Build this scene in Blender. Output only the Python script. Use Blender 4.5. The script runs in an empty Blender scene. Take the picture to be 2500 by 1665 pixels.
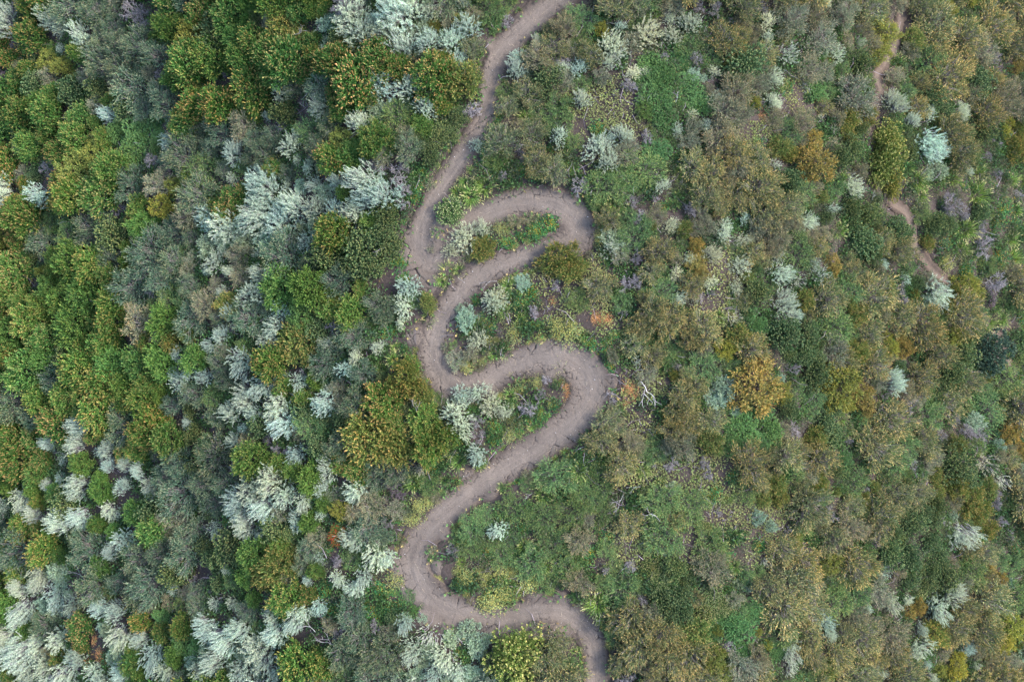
import bpy, math, random
import numpy as np
from mathutils import kdtree

# ------------------------------------------------------------------ camera, world, sun, exposure
scn = bpy.context.scene
H = 26.0                      # drone height above the ridge top
W_M = 36.0                    # metres across the frame at trail level
cam_d = bpy.data.cameras.new("camera"); cam_d.sensor_width = 36.0; cam_d.lens = 36.0 * H / W_M
cam_d.clip_end = 500.0
cam = bpy.data.objects.new("camera", cam_d); scn.collection.objects.link(cam)
cam.location = (0, 0, H); cam.rotation_euler = (0, 0, 0)
scn.camera = cam

SUN_EL, SUN_AZ = math.radians(36), math.radians(74)      # azimuth clockwise from +Y (top of the picture)
world = bpy.data.worlds.new("World"); scn.world = world; world.use_nodes = True
wn = world.node_tree; bg = wn.nodes["Background"]
sky = wn.nodes.new("ShaderNodeTexSky"); sky.sky_type = 'NISHITA'; sky.sun_disc = False
sky.air_density = 1.0; sky.dust_density = 1.8; sky.ozone_density = 1.0
sky.sun_elevation = SUN_EL; sky.sun_rotation = SUN_AZ
wn.links.new(sky.outputs[0], bg.inputs[0]); bg.inputs[1].default_value = 0.15
sun_d = bpy.data.lights.new("sun", 'SUN'); sun_d.energy = 1.5; sun_d.angle = math.radians(11); sun_d.color = (1.0, 0.95, 0.87)
sun = bpy.data.objects.new("sun", sun_d); scn.collection.objects.link(sun)
sun.rotation_euler = (math.radians(90) - SUN_EL, 0.0, math.pi - SUN_AZ)
scn.view_settings.view_transform = 'Standard'; scn.view_settings.look = 'None'
scn.view_settings.gamma = 1.0; scn.view_settings.use_curve_mapping = False
scn.view_settings.exposure = 1.82

rng = np.random.default_rng(7)
random.seed(7)
C = scn.collection
SC = W_M / 2500.0
def lin(c):
    c = np.asarray(c, float) / 255.0
    return tuple(np.where(c <= 0.04045, c / 12.92, ((c + 0.055) / 1.055) ** 2.4))

# ------------------------------------------------------------------ smooth value noise (numpy)
_tab = np.random.default_rng(11).random((256, 256))
def vnoise(x, y):
    x = np.asarray(x, float); y = np.asarray(y, float)
    xi = np.floor(x).astype(int); yi = np.floor(y).astype(int); fx = x - xi; fy = y - yi
    fx = fx * fx * (3 - 2 * fx); fy = fy * fy * (3 - 2 * fy)
    a = _tab[xi & 255, yi & 255]; b = _tab[(xi + 1) & 255, yi & 255]
    c = _tab[xi & 255, (yi + 1) & 255]; d = _tab[(xi + 1) & 255, (yi + 1) & 255]
    return (a * (1 - fx) + b * fx) * (1 - fy) + (c * (1 - fx) + d * fx) * fy
def fbm(x, y, o=4):
    s = 0; a = .5; t = 0
    for k in range(o):
        s = s + a * vnoise(x * 2 ** k + 17.3 * k, y * 2 ** k + 9.1 * k); t += a; a *= .5
    return s / t

# ------------------------------------------------------------------ terrain height
def softplus(v, k): return np.log1p(np.exp(np.clip(v / k, -30, 30))) * k
def base_h(x, y):
    x = np.asarray(x, float); y = np.asarray(y, float)
    xl = -5.4 + 0.05 * y; xr = 8.0 - 0.06 * y
    z = -0.40 * softplus(xl - x, 0.8) - 0.42 * softplus(x - xr, 1.2)
    z = z + 0.9 * (fbm(x * .16 + 5, y * .16 + 3, 3) - .5) * np.clip(np.maximum(xl + 1 - x, x - xr + 1) / 4, 0, 1)
    z = z + 0.35 * (fbm(x * .35 + 31, y * .35 + 8, 3) - .5)
    return z

# ------------------------------------------------------------------ trails (photo coordinates of their centre lines)
TRAIL = [(1440,-90),(1395,-30),(1345,8),(1297,50),(1250,95),(1212,150),(1196,210),(1185,270),(1160,330),(1122,390),(1085,445),(1055,495),(1032,545),(1024,595),
 (1036,633),(1066,640),(1098,614),(1118,580),(1146,547),(1208,514),(1275,495),(1342,494),(1393,518),(1415,552),(1407,585),(1369,606),(1315,618),(1261,633),(1208,652),
 (1168,675),(1136,702),(1109,735),(1086,769),(1067,810),(1060,842),(1060,872),(1072,907),(1101,937),(1138,950),(1181,936),(1221,911),(1261,889),(1315,873),(1368,871),(1409,888),
 (1435,920),(1443,955),(1430,993),(1400,1028),(1355,1062),(1310,1097),(1261,1127),(1208,1159),(1168,1186),(1141,1208),(1092,1248),(1055,1285),(1021,1325),(1008,1366),
 (1018,1415),(1048,1458),(1101,1489),(1163,1505),(1225,1508),(1287,1497),(1349,1490),(1389,1502),(1420,1526),(1445,1560),(1455,1604),(1457,1665),(1462,1760)]
SIDE = [(2225,-80),(2210,0),(2196,71),(2186,114),(2164,150),(2143,186),(2154,220),(2138,252),(2128,290),(2128,340),(2140,400),(2170,455),(2172,489),(2211,516),(2228,550),(2232,585),
 (2248,618),(2275,654),(2305,680),(2350,700),(2389,736),(2407,782),(2436,818),(2479,900),(2540,980)]
def spline(P, n=14):
    P = np.array(P, float); Q = np.vstack([2 * P[0] - P[1], P, 2 * P[-1] - P[-2]]); out = []
    for i in range(1, len(Q) - 2):
        t = np.linspace(0, 1, n, endpoint=False)[:, None]; a, b, c, d = Q[i-1], Q[i], Q[i+1], Q[i+2]
        out.append(.5 * ((2*b) + (-a + c) * t + (2*a - 5*b + 4*c - d) * t**2 + (-a + 3*b - 3*c + d) * t**3))
    return np.vstack(out + [Q[-2][None]])
def ray(px, py, dz=0.0):
    """the place on the hillside (plus dz) that stands at this spot of the view from above"""
    px = np.asarray(px, float); py = np.asarray(py, float)
    ux = (px - 1250) * SC / H; uy = (832.5 - py) * SC / H
    z = np.zeros_like(ux)
    for _ in range(40):
        x = ux * (H - z); y = uy * (H - z)
        z = z * .4 + .6 * (base_h(x, y) + dz)
    return ux * (H - z), uy * (H - z), z - dz
def to_px(x, y, z):
    return x * H / (H - z) / SC + 1250, 832.5 - y * H / (H - z) / SC
tp = spline(TRAIL); tx, ty, tz = ray(tp[:, 0], tp[:, 1]); TR = np.c_[tx, ty]
sp_ = spline(SIDE); sx, sy, sz = ray(sp_[:, 0], sp_[:, 1]); SD = np.c_[sx, sy]
def arclen(P): return np.r_[0, np.cumsum(np.linalg.norm(np.diff(P, axis=0), axis=1))]
TS, SS = arclen(TR), arclen(SD)
# half width (m) along the trail, keyed by centre line photo y / position
hw_key = [(0,.50),(4,.5),(6,.50),(9,.42),(11,.42),(13,.55),(15,.5),(18,.55),(20,.62),(22,.72),(24,.68),(27,.55),(30,.55),(34,.62),(38,.62),(42,.66),(45,.82),(48,.72),(52,.62),(56,.66),(58,.80),(61,.66),(65,.56),(68,.58),(71,.60)]
HWT = .74 * (.80 + .40 * vnoise(TS * .7, TS * 0 + 3.3)) * np.interp(np.arange(len(tp)) / 14.0, [k[0] for k in hw_key], [k[1] for k in hw_key])
HWS = np.full(len(sp_), .15)
BARE = [(1000,610,48),(1000,655,44),(1045,690,30),(1075,560,34),(1050,590,40),(1128,566,26),(1050,1505,34),(1110,1535,38),(1175,1548,34),(1240,1548,32),(1310,1540,34),(1365,1545,28),(985,1395,40),(1000,1440,26),
 (1310,1465,22),(1370,1465,24),(1140,1165,22),(1190,1200,26),(1080,1300,20),(1070,1380,22),(1200,110,20),(1430,780,18),(1495,930,22),(1230,640,24),(1310,612,14),(1010,820,26),(1340,905,22),(1262,650,12),(1120,860,18),(935,650,24),(940,690,18)]
bx_, by_, _z = ray(np.array([b[0] for b in BARE]), np.array([b[1] for b in BARE])); BR = np.array([b[2] * SC for b in BARE])
def kd_of(P):
    k = kdtree.KDTree(len(P))
    for i, p in enumerate(P): k.insert((p[0], p[1], 0), i)
    k.balance(); return k
KT, KS = kd_of(TR), kd_of(SD)
def near(kd, x, y):
    n = len(x); d = np.empty(n); ii = np.empty(n, int)
    for j in range(n):
        _, i, dd = kd.find((x[j], y[j], 0)); d[j] = dd; ii[j] = i
    return d, ii
def signed(P, x, y, d, ii):
    j = np.clip(ii, 1, len(P) - 2); T = P[j + 1] - P[j - 1]; v = np.c_[x, y] - P[ii]
    return d * np.sign(T[:, 0] * v[:, 1] - T[:, 1] * v[:, 0])

# coarse distance field of the trodden ground for quick look-ups
GX0, GX1, GY0, GY1, GS = -34.0, 38.0, -24.0, 24.0, 0.2
gx = np.arange(GX0, GX1 + GS, GS); gy = np.arange(GY0, GY1 + GS, GS)
XX, YY = np.meshgrid(gx, gy, indexing='ij')
def field(P, HW):
    out = np.full(XX.size, 1e9); P2 = P[::3]; h2 = HW[::3]; a = np.c_[XX.ravel(), YY.ravel()]
    for c in range(0, len(P2), 32):
        d = np.sqrt(((a[:, None, :] - P2[None, c:c + 32]) ** 2).sum(2)) - h2[None, c:c + 32]
        out = np.minimum(out, d.min(1))
    return out.reshape(XX.shape)
FT = field(TR, HWT); FS = field(SD, HWS)
FB = np.full(XX.shape, 1e9)
for x0, y0, r0 in zip(bx_, by_, BR): FB = np.minimum(FB, np.hypot(XX - x0, YY - y0) - r0)
def samp(F, x, y):
    u = np.clip((np.asarray(x) - GX0) / GS, 0, len(gx) - 1.001); v = np.clip((np.asarray(y) - GY0) / GS, 0, len(gy) - 1.001)
    i = u.astype(int); j = v.astype(int); fu = u - i; fv = v - j
    return (F[i, j] * (1 - fu) + F[i+1, j] * fu) * (1 - fv) + (F[i, j+1] * (1 - fu) + F[i+1, j+1] * fu) * fv
def carve(x, y):
    d = np.minimum(samp(FT, x, y), samp(FS, x, y))
    return -0.15 * np.clip(1 - (d - .02) / .30, 0, 1)
def ground_h(x, y): return base_h(x, y) + carve(x, y)

# ------------------------------------------------------------------ mesh helpers
def make_mesh(name, V, F, mats, tint=None, uv=None, midx=None, smooth=False):
    """F: (n,3) or (n,4) array"""
    me = bpy.data.meshes.new(name); n, k = F.shape
    me.vertices.add(len(V)); me.vertices.foreach_set("co", np.ascontiguousarray(V, dtype=np.float32).ravel())
    me.loops.add(n * k); me.loops.foreach_set("vertex_index", np.ascontiguousarray(F, dtype=np.int32).ravel())
    me.polygons.add(n); me.polygons.foreach_set("loop_start", np.arange(0, n * k, k, dtype=np.int32))
    me.polygons.foreach_set("loop_total", np.full(n, k, dtype=np.int32))
    if smooth: me.polygons.foreach_set("use_smooth", np.ones(n, dtype=bool))
    for m in (mats if isinstance(mats, (list, tuple)) else [mats]): me.materials.append(m)
    if midx is not None: me.polygons.foreach_set("material_index", midx.astype(np.int32))
    me.update(calc_edges=True)
    if tint is not None:
        a = me.attributes.new("tint", 'FLOAT_COLOR', 'POINT')
        t = np.ones((len(V), 4), np.float32); t[:, :tint.shape[1]] = tint
        a.data.foreach_set("color", t.ravel())
    if uv is not None:
        a = me.attributes.new("along", 'FLOAT_VECTOR', 'POINT'); a.data.foreach_set("vector", np.ascontiguousarray(uv, dtype=np.float32).ravel())
    return me
def link(name, me, parent=None, label=None, cat=None, group=None, kind=None, color=None):
    o = bpy.data.objects.new(name, me); C.objects.link(o)
    if parent is not None: o.parent = parent
    if label: o["label"] = label
    if cat: o["category"] = cat
    if group: o["group"] = group
    if kind: o["kind"] = kind
    if color is not None: o.color = (*color, 1)
    return o
def unit(v): return v / np.maximum(np.linalg.norm(v, axis=-1, keepdims=True), 1e-9)

# ------------------------------------------------------------------ materials
def nodes_of(name):
    m = bpy.data.materials.new(name); m.use_nodes = True; nt = m.node_tree; nt.nodes.clear()
    out = nt.nodes.new("ShaderNodeOutputMaterial"); return m, nt, out
def leaf_material(name, rough=.55, transl=.22, spec=.25):
    m, nt, out = nodes_of(name); N = nt.nodes.new; L = nt.links.new
    oi = N("ShaderNodeObjectInfo"); at = N("ShaderNodeAttribute"); at.attribute_name = "tint"
    mul = N("ShaderNodeMix"); mul.data_type = 'RGBA'; mul.blend_type = 'MULTIPLY'; mul.inputs[0].default_value = 1
    L(oi.outputs["Color"], mul.inputs[6]); L(at.outputs["Color"], mul.inputs[7])
    p = N("ShaderNodeBsdfPrincipled"); p.inputs["Roughness"].default_value = rough; p.inputs["Specular IOR Level"].default_value = spec
    L(mul.outputs[2], p.inputs["Base Color"])
    if transl > 0:
        t = N("ShaderNodeBsdfTranslucent"); L(mul.outputs[2], t.inputs[0]); mx = N("ShaderNodeMixShader"); mx.inputs[0].default_value = transl
        L(p.outputs[0], mx.inputs[1]); L(t.outputs[0], mx.inputs[2]); L(mx.outputs[0], out.inputs[0])
    else: L(p.outputs[0], out.inputs[0])
    return m
M_LEAF = leaf_material("leaf"); M_SAGE = leaf_material("felted_leaf", .8, .15, .1); M_NEEDLE = leaf_material("needle_leaf", .7, .15, .15)
M_TIP = leaf_material("flower_tip", .8, .15, .1); M_TWIG = leaf_material("bark_twig", .85, 0, .1); M_BLADE = leaf_material("grass_blade", .5, .3, .3)

def soil_material(name, base, dark, pale, packed):
    m, nt, out = nodes_of(name); N = nt.nodes.new; L = nt.links.new
    geo = N("ShaderNodeNewGeometry"); p = N("ShaderNodeBsdfPrincipled"); p.inputs["Roughness"].default_value = .95; p.inputs["Specular IOR Level"].default_value = .1
    def noise(scale, detail=6, rough=.6, src=None):
        n = N("ShaderNodeTexNoise"); n.inputs["Scale"].default_value = scale; n.inputs["Detail"].default_value = detail; n.inputs["Roughness"].default_value = rough
        L(src if src is not None else geo.outputs["Position"], n.inputs["Vector"]); return n
    def ramp(src, a, b, c0, c1):
        r = N("ShaderNodeValToRGB"); r.color_ramp.elements[0].position = a; r.color_ramp.elements[1].position = b
        r.color_ramp.elements[0].color = (*c0, 1); r.color_ramp.elements[1].color = (*c1, 1); L(src, r.inputs[0]); return r
    def mix(f, a, b, mode='MIX'):
        x = N("ShaderNodeMix"); x.data_type = 'RGBA'; x.blend_type = mode
        if isinstance(f, float): x.inputs[0].default_value = f
        else: L(f, x.inputs[0])
        L(a, x.inputs[6]); L(b, x.inputs[7]); return x.outputs[2]
    n1 = noise(.9); n2 = noise(14, 8, .75); n3 = noise(60, 4, .7)
    col = ramp(n1.outputs[0], .35, .68, dark, base).outputs[0]
    col = mix(.55, col, ramp(n2.outputs[0], .3, .7, dark, pale).outputs[0])
    speck = ramp(n3.outputs[0], .36, .68, (.62, .62, .62), (1.3, 1.28, 1.26)).outputs[0]
    if packed:
        at = N("ShaderNodeAttribute"); at.attribute_name = "tint"       # how hard the soil is trodden
        av = N("ShaderNodeAttribute"); av.attribute_name = "along"
        mp = N("ShaderNodeMapping"); mp.inputs["Scale"].default_value = (1.1, 16, 1); L(av.outputs["Vector"], mp.inputs[0])
        st = noise(1.0, 5, .65, mp.outputs[0]); sc = ramp(st.outputs[0], .3, .7, (.84, .83, .83), (1.13, 1.13, 1.13)).outputs[0]
        packc = N("ShaderNodeRGB"); packc.outputs[0].default_value = (*packed, 1)
        sep = N("ShaderNodeSeparateColor"); L(at.outputs["Color"], sep.inputs[0])
        wob = N("ShaderNodeMath"); wob.operation = 'MULTIPLY'; L(sep.outputs[0], wob.inputs[0]); 
        rr = ramp(n1.outputs[0], .2, .7, (.55,)*3, (1,)*3); L(rr.outputs[0], wob.inputs[1])
        col = mix(wob.outputs[0], col, packc.outputs[0]); col = mix(sep.outputs[0], col, mix(1.0, col, sc, 'MULTIPLY'))
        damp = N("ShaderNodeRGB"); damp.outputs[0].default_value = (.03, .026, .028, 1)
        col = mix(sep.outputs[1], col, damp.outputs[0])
    col = mix(1.0, col, speck, 'MULTIPLY')
    L(col, p.inputs["Base Color"])
    b1 = N("ShaderNodeBump"); b1.inputs["Strength"].default_value = .7; b1.inputs["Distance"].default_value = .025; L(n2.outputs[0], b1.inputs["Height"])
    b2 = N("ShaderNodeBump"); b2.inputs["Strength"].default_value = .6; b2.inputs["Distance"].default_value = .012; L(n3.outputs[0], b2.inputs["Height"]); L(b1.outputs[0], b2.inputs["Normal"])
    L(b2.outputs[0], p.inputs["Normal"]); L(p.outputs[0], out.inputs[0]); return m
M_SOIL = soil_material("loose_soil", lin((82,73,70)), lin((52,45,43)), lin((100,91,87)), None)
M_PACK = soil_material("trodden_soil", lin((94,84,78)), lin((66,58,55)), lin((112,102,94)), lin((124,114,106)))
M_SIDE = soil_material("pink_soil", lin((92,80,73)), lin((66,56,51)), lin((110,98,89)), lin((112,99,90)))

# ------------------------------------------------------------------ ground sheet
st = 0.14
ax = np.arange(-46, 50, st); ay = np.arange(-30, 30, st)
AX, AY = np.meshgrid(ax, ay, indexing='ij'); x = AX.ravel(); y = AY.ravel()
z = ground_h(x, y) + 0.05 * (fbm(x * 2.2, y * 2.2, 3) - .5) * np.clip((samp(np.minimum(FT, FS), x, y) - .1) / .3, 0, 1)
nx_, ny_ = len(ax), len(ay); idx = np.arange(nx_ * ny_).reshape(nx_, ny_)
F = np.stack([idx[:-1, :-1], idx[1:, :-1], idx[1:, 1:], idx[:-1, 1:]], -1).reshape(-1, 4)
link("ground", make_mesh("ground", np.c_[x, y, z], F, M_SOIL, smooth=True), label="dark mauve brown hillside soil under the scrub", kind="structure")

# ------------------------------------------------------------------ trails: fine sheets with ruts and real cracks
def worley(x, y, cell, seed):
    r = np.random.default_rng(seed); J = r.random((128, 128, 2))
    xi = np.floor(x / cell).astype(int); yi = np.floor(y / cell).astype(int); f1 = np.full(len(x), 1e9); f2 = f1.copy()
    for i in (-1, 0, 1):
        for j in (-1, 0, 1):
            cx = xi + i; cy = yi + j; p = J[cx & 127, cy & 127]
            d = np.hypot(x - (cx + p[:, 0]) * cell, y - (cy + p[:, 1]) * cell)
            f2 = np.where(d < f1, f1, np.minimum(f2, d)); f1 = np.minimum(f1, d)
    return f2 - f1
def trail_sheet(name, Ffield, P, S, HW, kd, step, wide, mat, label, use_bare, crack):
    x0, x1 = P[:, 0].min() - 2, P[:, 0].max() + 2; y0, y1 = P[:, 1].min() - 2, P[:, 1].max() + 2
    ax = np.arange(max(x0, -34), min(x1, 38), step); ay = np.arange(max(y0, -17), min(y1, 17), step)
    A, B = np.meshgrid(ax, ay, indexing='ij'); x = A.ravel(); y = B.ravel()
    d = samp(Ffield, x, y); dd = np.minimum(d, samp(FB, x, y) + .05) if use_bare else d
    edge = dd - wide - .36 * (fbm(x * 1.9, y * 1.9, 5) - .5)
    keep = (edge < 0.12).reshape(A.shape); quad = keep[:-1, :-1] & keep[1:, :-1] & keep[1:, 1:] & keep[:-1, 1:]
    idx = np.arange(x.size).reshape(A.shape)
    F = np.stack([idx[:-1, :-1], idx[1:, :-1], idx[1:, 1:], idx[:-1, 1:]], -1)[quad]
    used = np.unique(F); remap = np.full(x.size, -1); remap[used] = np.arange(len(used)); F = remap[F]
    x = x[used]; y = y[used]; d = d[used]; edge = edge[used]
    dist, ii = near(kd, x, y); sd = signed(P, x, y, dist, ii); hw = HW[ii]; u = np.clip(dist / hw, 0, 1.6)
    z = base_h(x, y) - .02 - .05 * np.clip(1 - u ** 2, -.6, 1) * (d < .6)
    z += .022 * (fbm(x * 3, y * 3, 4) - .5) + .012 * (fbm(x * 11, y * 11, 3) - .5)
    z += .004 * np.sin(sd * 17 + 2.5 * fbm(S[ii] * .6, sd * 0 + 3, 2)) * np.clip(1 - u, 0, 1)
    z -= .12 * np.clip((edge + .1) / .22, 0, 1) ** 1.5          # the sheet's rim dives under the loose soil
    wx = x + .10 * (fbm(x * 4 + 9, y * 4, 3) - .5) * 2; wy = y + .10 * (fbm(x * 4, y * 4 + 40, 3) - .5) * 2
    cr = np.zeros(len(x))
    if crack:
        big = worley(wx, wy, .62, 3); sm = worley(wx + 40, wy + 40, .27, 5)
        mb = np.clip((fbm(x * .8 + 70, y * .8 + 20, 3) - .43) * 9, 0, 1); msm = np.clip((fbm(x * .9 + 20, y * .9 + 77, 3) - .46) * 9, 0, 1)
        side = np.clip(u * 1.5 - .15, .12, 1) * np.clip((-edge - .03) / .12, 0, 1)
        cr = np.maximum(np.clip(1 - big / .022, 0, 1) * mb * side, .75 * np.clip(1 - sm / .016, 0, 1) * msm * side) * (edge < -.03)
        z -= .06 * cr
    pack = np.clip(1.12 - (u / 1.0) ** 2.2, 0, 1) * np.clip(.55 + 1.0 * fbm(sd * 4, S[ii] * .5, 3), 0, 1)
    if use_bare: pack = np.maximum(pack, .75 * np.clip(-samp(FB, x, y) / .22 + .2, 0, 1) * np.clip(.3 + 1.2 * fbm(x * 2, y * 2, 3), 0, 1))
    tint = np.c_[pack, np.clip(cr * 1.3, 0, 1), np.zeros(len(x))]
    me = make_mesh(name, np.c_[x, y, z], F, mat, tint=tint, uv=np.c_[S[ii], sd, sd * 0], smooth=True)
    return link(name, me, label=label, kind="structure")
FTB = FT
trail_sheet("trail", FT, TR, TS, HWT, KT, .027, .07, M_PACK, "winding trodden dirt trail with cracked soil", True, True)
trail_sheet("side_path", FS, SD, SS, HWS, KS, .06, .04, M_SIDE, "narrow pinkish side path on the right slope", False, False)

# ------------------------------------------------------------------ plant building blocks
def frame(d, r, face=0.0):
    a = unit(np.cross(d, r.normal(size=d.shape) + [0, 0, face])); return a, np.cross(d, a)
def leaves(P, D, ln, wd, r, fold=.25, face=.9):
    """one bent rhombic leaf (a quad) per row"""
    n = len(P); ln = np.broadcast_to(ln, n)[:, None]; wd = np.broadcast_to(wd, n)[:, None]
    s, u = frame(D, r, face)
    m = P + D * ln * .5 + u * ln * fold * (r.random((n, 1)) - .5)
    V = np.stack([P, m - s * wd * .5, P + D * ln, m + s * wd * .5], 1).reshape(-1, 3)
    F = np.arange(n * 4).reshape(n, 4); return V, F
def var(n, r, amt=.28, hue=.10, k=4):
    v = np.exp(amt * 1.35 * np.clip(r.normal(size=(n, 1)), -2, 1.35)); h = 1 + hue * (r.random((n, 3)) * 2 - 1)
    return np.repeat(v * h, k, axis=0)
def shoot_leaves(O, D, L, k, ln, wd, r, spread=.8, t0=.1, droop=0, face=.9):
    n = len(O); t = t0 + (1 - t0) * (np.arange(k)[None, :] + r.random((n, k))) / k
    P = O[:, None] + D[:, None] * (L[:, None] * t)[..., None]; Dr = np.repeat(D[:, None], k, 1).reshape(-1, 3)
    a, b = frame(Dr, r); ang = r.random(n * k)[:, None] * 2 * np.pi
    ld = unit(Dr + spread * (a * np.cos(ang) + b * np.sin(ang)) * (1.1 - .6 * t.reshape(-1, 1)) - np.array([0, 0, droop]))
    return leaves(P.reshape(-1, 3), ld, ln * (.7 + .6 * r.random(n * k)), wd, r, .25, face)
def tubes(A, B, ra, rb):
    """three-sided tapering twigs"""
    n = len(A); d = unit(B - A); r = np.random.default_rng(1); s, u = frame(d, r)
    V = []
    for P, rad in ((A, ra), (B, rb)):
        for k in range(3):
            c, q = math.cos(2.0944 * k), math.sin(2.0944 * k); V.append(P + (s * c + u * q) * np.broadcast_to(rad, n)[:, None])
    V = np.stack(V, 1).reshape(-1, 3); b = np.arange(n)[:, None] * 6
    F = np.concatenate([b + np.array([k, (k + 1) % 3, 3 + (k + 1) % 3, 3 + k]) for k in range(3)]); return V, F
def lobes(r, n, hh, flat=.0):
    """crown lobe centres on a low dome of radius 1"""
    i = np.arange(n) + .5; rad = np.sqrt(i / n) * .74; th = i * 2.39996 + r.random(n) * .7 + r.random() * 6
    rad = rad * (.85 + .3 * r.random(n)); z = hh * np.sqrt(np.clip(1 - (rad / .98) ** 2, .05, 1)) * (.72 + .4 * r.random(n))
    return np.c_[rad * np.cos(th), rad * np.sin(th), z]
def dirs(r, n, up):
    v = r.normal(size=(n, 3)); v[:, 2] = np.abs(v[:, 2]) * 1.0 + up; return unit(v)
def twig_part(r, ends, rad=.012):
    """stems from the root crown to given ends, two bends each"""
    n = len(ends); root = r.normal(size=(n, 3)) * [.05, .05, 0]; root[:, 2] = -.08
    m = root * .45 + ends * .5 + r.normal(size=(n, 3)) * .06; m[:, 2] = np.maximum(m[:, 2] - .05, .03)
    m2 = m * .5 + ends * .5 + r.normal(size=(n, 3)) * .04
    a = tubes(root, m, rad * 1.6, rad); b = tubes(m, m2, rad, rad * .7); c = tubes(m2, ends, rad * .7, rad * .3)
    return cat_(a, b, c)
def cat_(*parts):
    V = []; F = []; o = 0
    for v, f in parts: V.append(v); F.append(f + o); o += len(v)
    return np.vstack(V), np.vstack(F)
def mk(nm, VF, mat, r, amt=.28, hue=.1, k=4, tint=None):
    V, F = VF
    return make_mesh(nm, V, F, mat, tint=tint if tint is not None else var(len(V) // k, r, amt, hue, k))

def p_spray(seed, nl=26, per=27, L=.22, k=9, ln=.078, wd=.029, hh=.72, tipf=.42, lr=.2, spread=.8, tipn=9, tipl=.05, upt=.25):
    """lobed leafy shrub with flower tips"""
    r = np.random.default_rng(seed); Lc = lobes(r, nl, hh); lobe_tip = r.random(nl)
    rep = np.repeat(np.arange(nl), per); d = dirs(r, nl * per, upt); out = unit(Lc * [1, 1, .3]); d = unit(d + .55 * out[rep])
    O = Lc[rep] + d * lr * (.1 + .75 * r.random((len(rep), 1))) - [0, 0, .12]
    Ls = L * (.6 + .8 * r.random(len(rep)))
    body = shoot_leaves(O, d, Ls, k, ln, wd, r, spread)
    # inner and skirt leaves so that the crown is not hollow
    n2 = 260; q = r.normal(size=(n2, 3)); q = unit(q) * (.45 + .42 * r.random((n2, 1))); q[:, 2] = np.abs(q[:, 2]) * hh * .8 + .02
    inner = shoot_leaves(q, dirs(r, n2, .3), np.full(n2, .2), 4, ln * 1.15, wd * 1.2, r, spread)
    parts = {"foliage": mk("foliage", cat_(body, inner), M_LEAF, r)}
    sel = r.random(len(rep)) < tipf * (.35 + 1.1 * lobe_tip[rep])
    if sel.any():
        E = O[sel] + d[sel] * Ls[sel][:, None] * .96
        parts["flower_tips"] = mk("flower_tips", shoot_leaves(E - d[sel] * .03, d[sel], np.full(sel.sum(), .11), tipn, tipl, tipl * .6, r, .8), M_TIP, r, .3, .16)
    ends = Lc[r.integers(0, nl, 34)] + r.normal(size=(34, 3)) * .08
    parts["branches"] = mk("branches", twig_part(r, ends), M_TWIG, r, .2, .04, 6)
    return parts
def p_plume(seed, n=230, hh=1.1, k=18, ln=.058, wd=.015, bare=.5, spreadr=1.0, twigs=60, tuft=2):
    """sagebrush: curved plumes rising from a few stems"""
    r = np.random.default_rng(seed); clump = lobes(r, 9, hh * .5) * [.75, .75, .2]
    ci = r.integers(0, 9, n); root = clump[ci] * .5; root[:, 2] = 0
    th = r.random(n) * 6.283; rad = np.sqrt(r.random(n)) * .55 * spreadr
    wgt = .55 + .6 * r.random(9); end = clump[ci] * 1.05 * [1.1, .95, 1] + np.c_[rad * np.cos(th), rad * np.sin(th), np.zeros(n)]
    er = np.hypot(end[:, 0], end[:, 1]); end *= np.minimum(1, .98 / np.maximum(er, .01))[:, None]; er = np.minimum(er, .98)
    end[:, 2] = hh * wgt[ci] * (.6 + .5 * r.random(n)) * np.sqrt(np.clip(1.15 - er ** 2, .12, 1))
    root = end * (.5 + .35 * r.random((n, 1))) * [1, 1, 0] + r.normal(size=end.shape) * [.05, .05, 0]
    mid = root * .6 + end * .4; mid[:, 2] = end[:, 2] * .5; mid += r.normal(size=mid.shape) * .03; end = end + r.normal(size=end.shape) * [.07, .07, .05]
    def bez(t): return root * (1 - t) ** 2 + mid * 2 * t * (1 - t) + end * t ** 2
    def dbez(t): return unit((mid - root) * 2 * (1 - t) + (end - mid) * 2 * t)
    Vs = []
    for j in range(k):
        t = bare + (1 - bare) * (j + r.random((n, 1))) / k; P = bez(t); D = dbez(t); a, b = frame(D, r)
        ang = r.random((n, 1)) * 6.283; ld = unit(D + .5 * (a * np.cos(ang) + b * np.sin(ang)))
        Vs.append(leaves(P, ld, ln * (.6 + .7 * r.random(n)), wd, r))
        # side sprigs
        if j % 3 == 0:
            for _ in range(tuft):
                ang = r.random((n, 1)) * 6.283; sd = unit(D + .75 * (a * np.cos(ang) + b * np.sin(ang)) + [0, 0, .2])
                for q in range(3): 
                    Vs.append(leaves(P + sd * (.015 + .03 * q), unit(sd + .3 * r.normal(size=sd.shape)), ln * .6, wd * .9, r))
    parts = {"foliage": mk("foliage", cat_(*Vs), M_SAGE, r, .22, .05)}
    a1 = tubes(root - [0, 0, .05], bez(.33), .016, .011); a2 = tubes(bez(.33), bez(.66), .011, .008); a3 = tubes(bez(.66), end, .008, .003)
    parts["branches"] = mk("branches", cat_(a1, a2, a3), M_TWIG, r, .2, .04, 6)
    return parts
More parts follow.
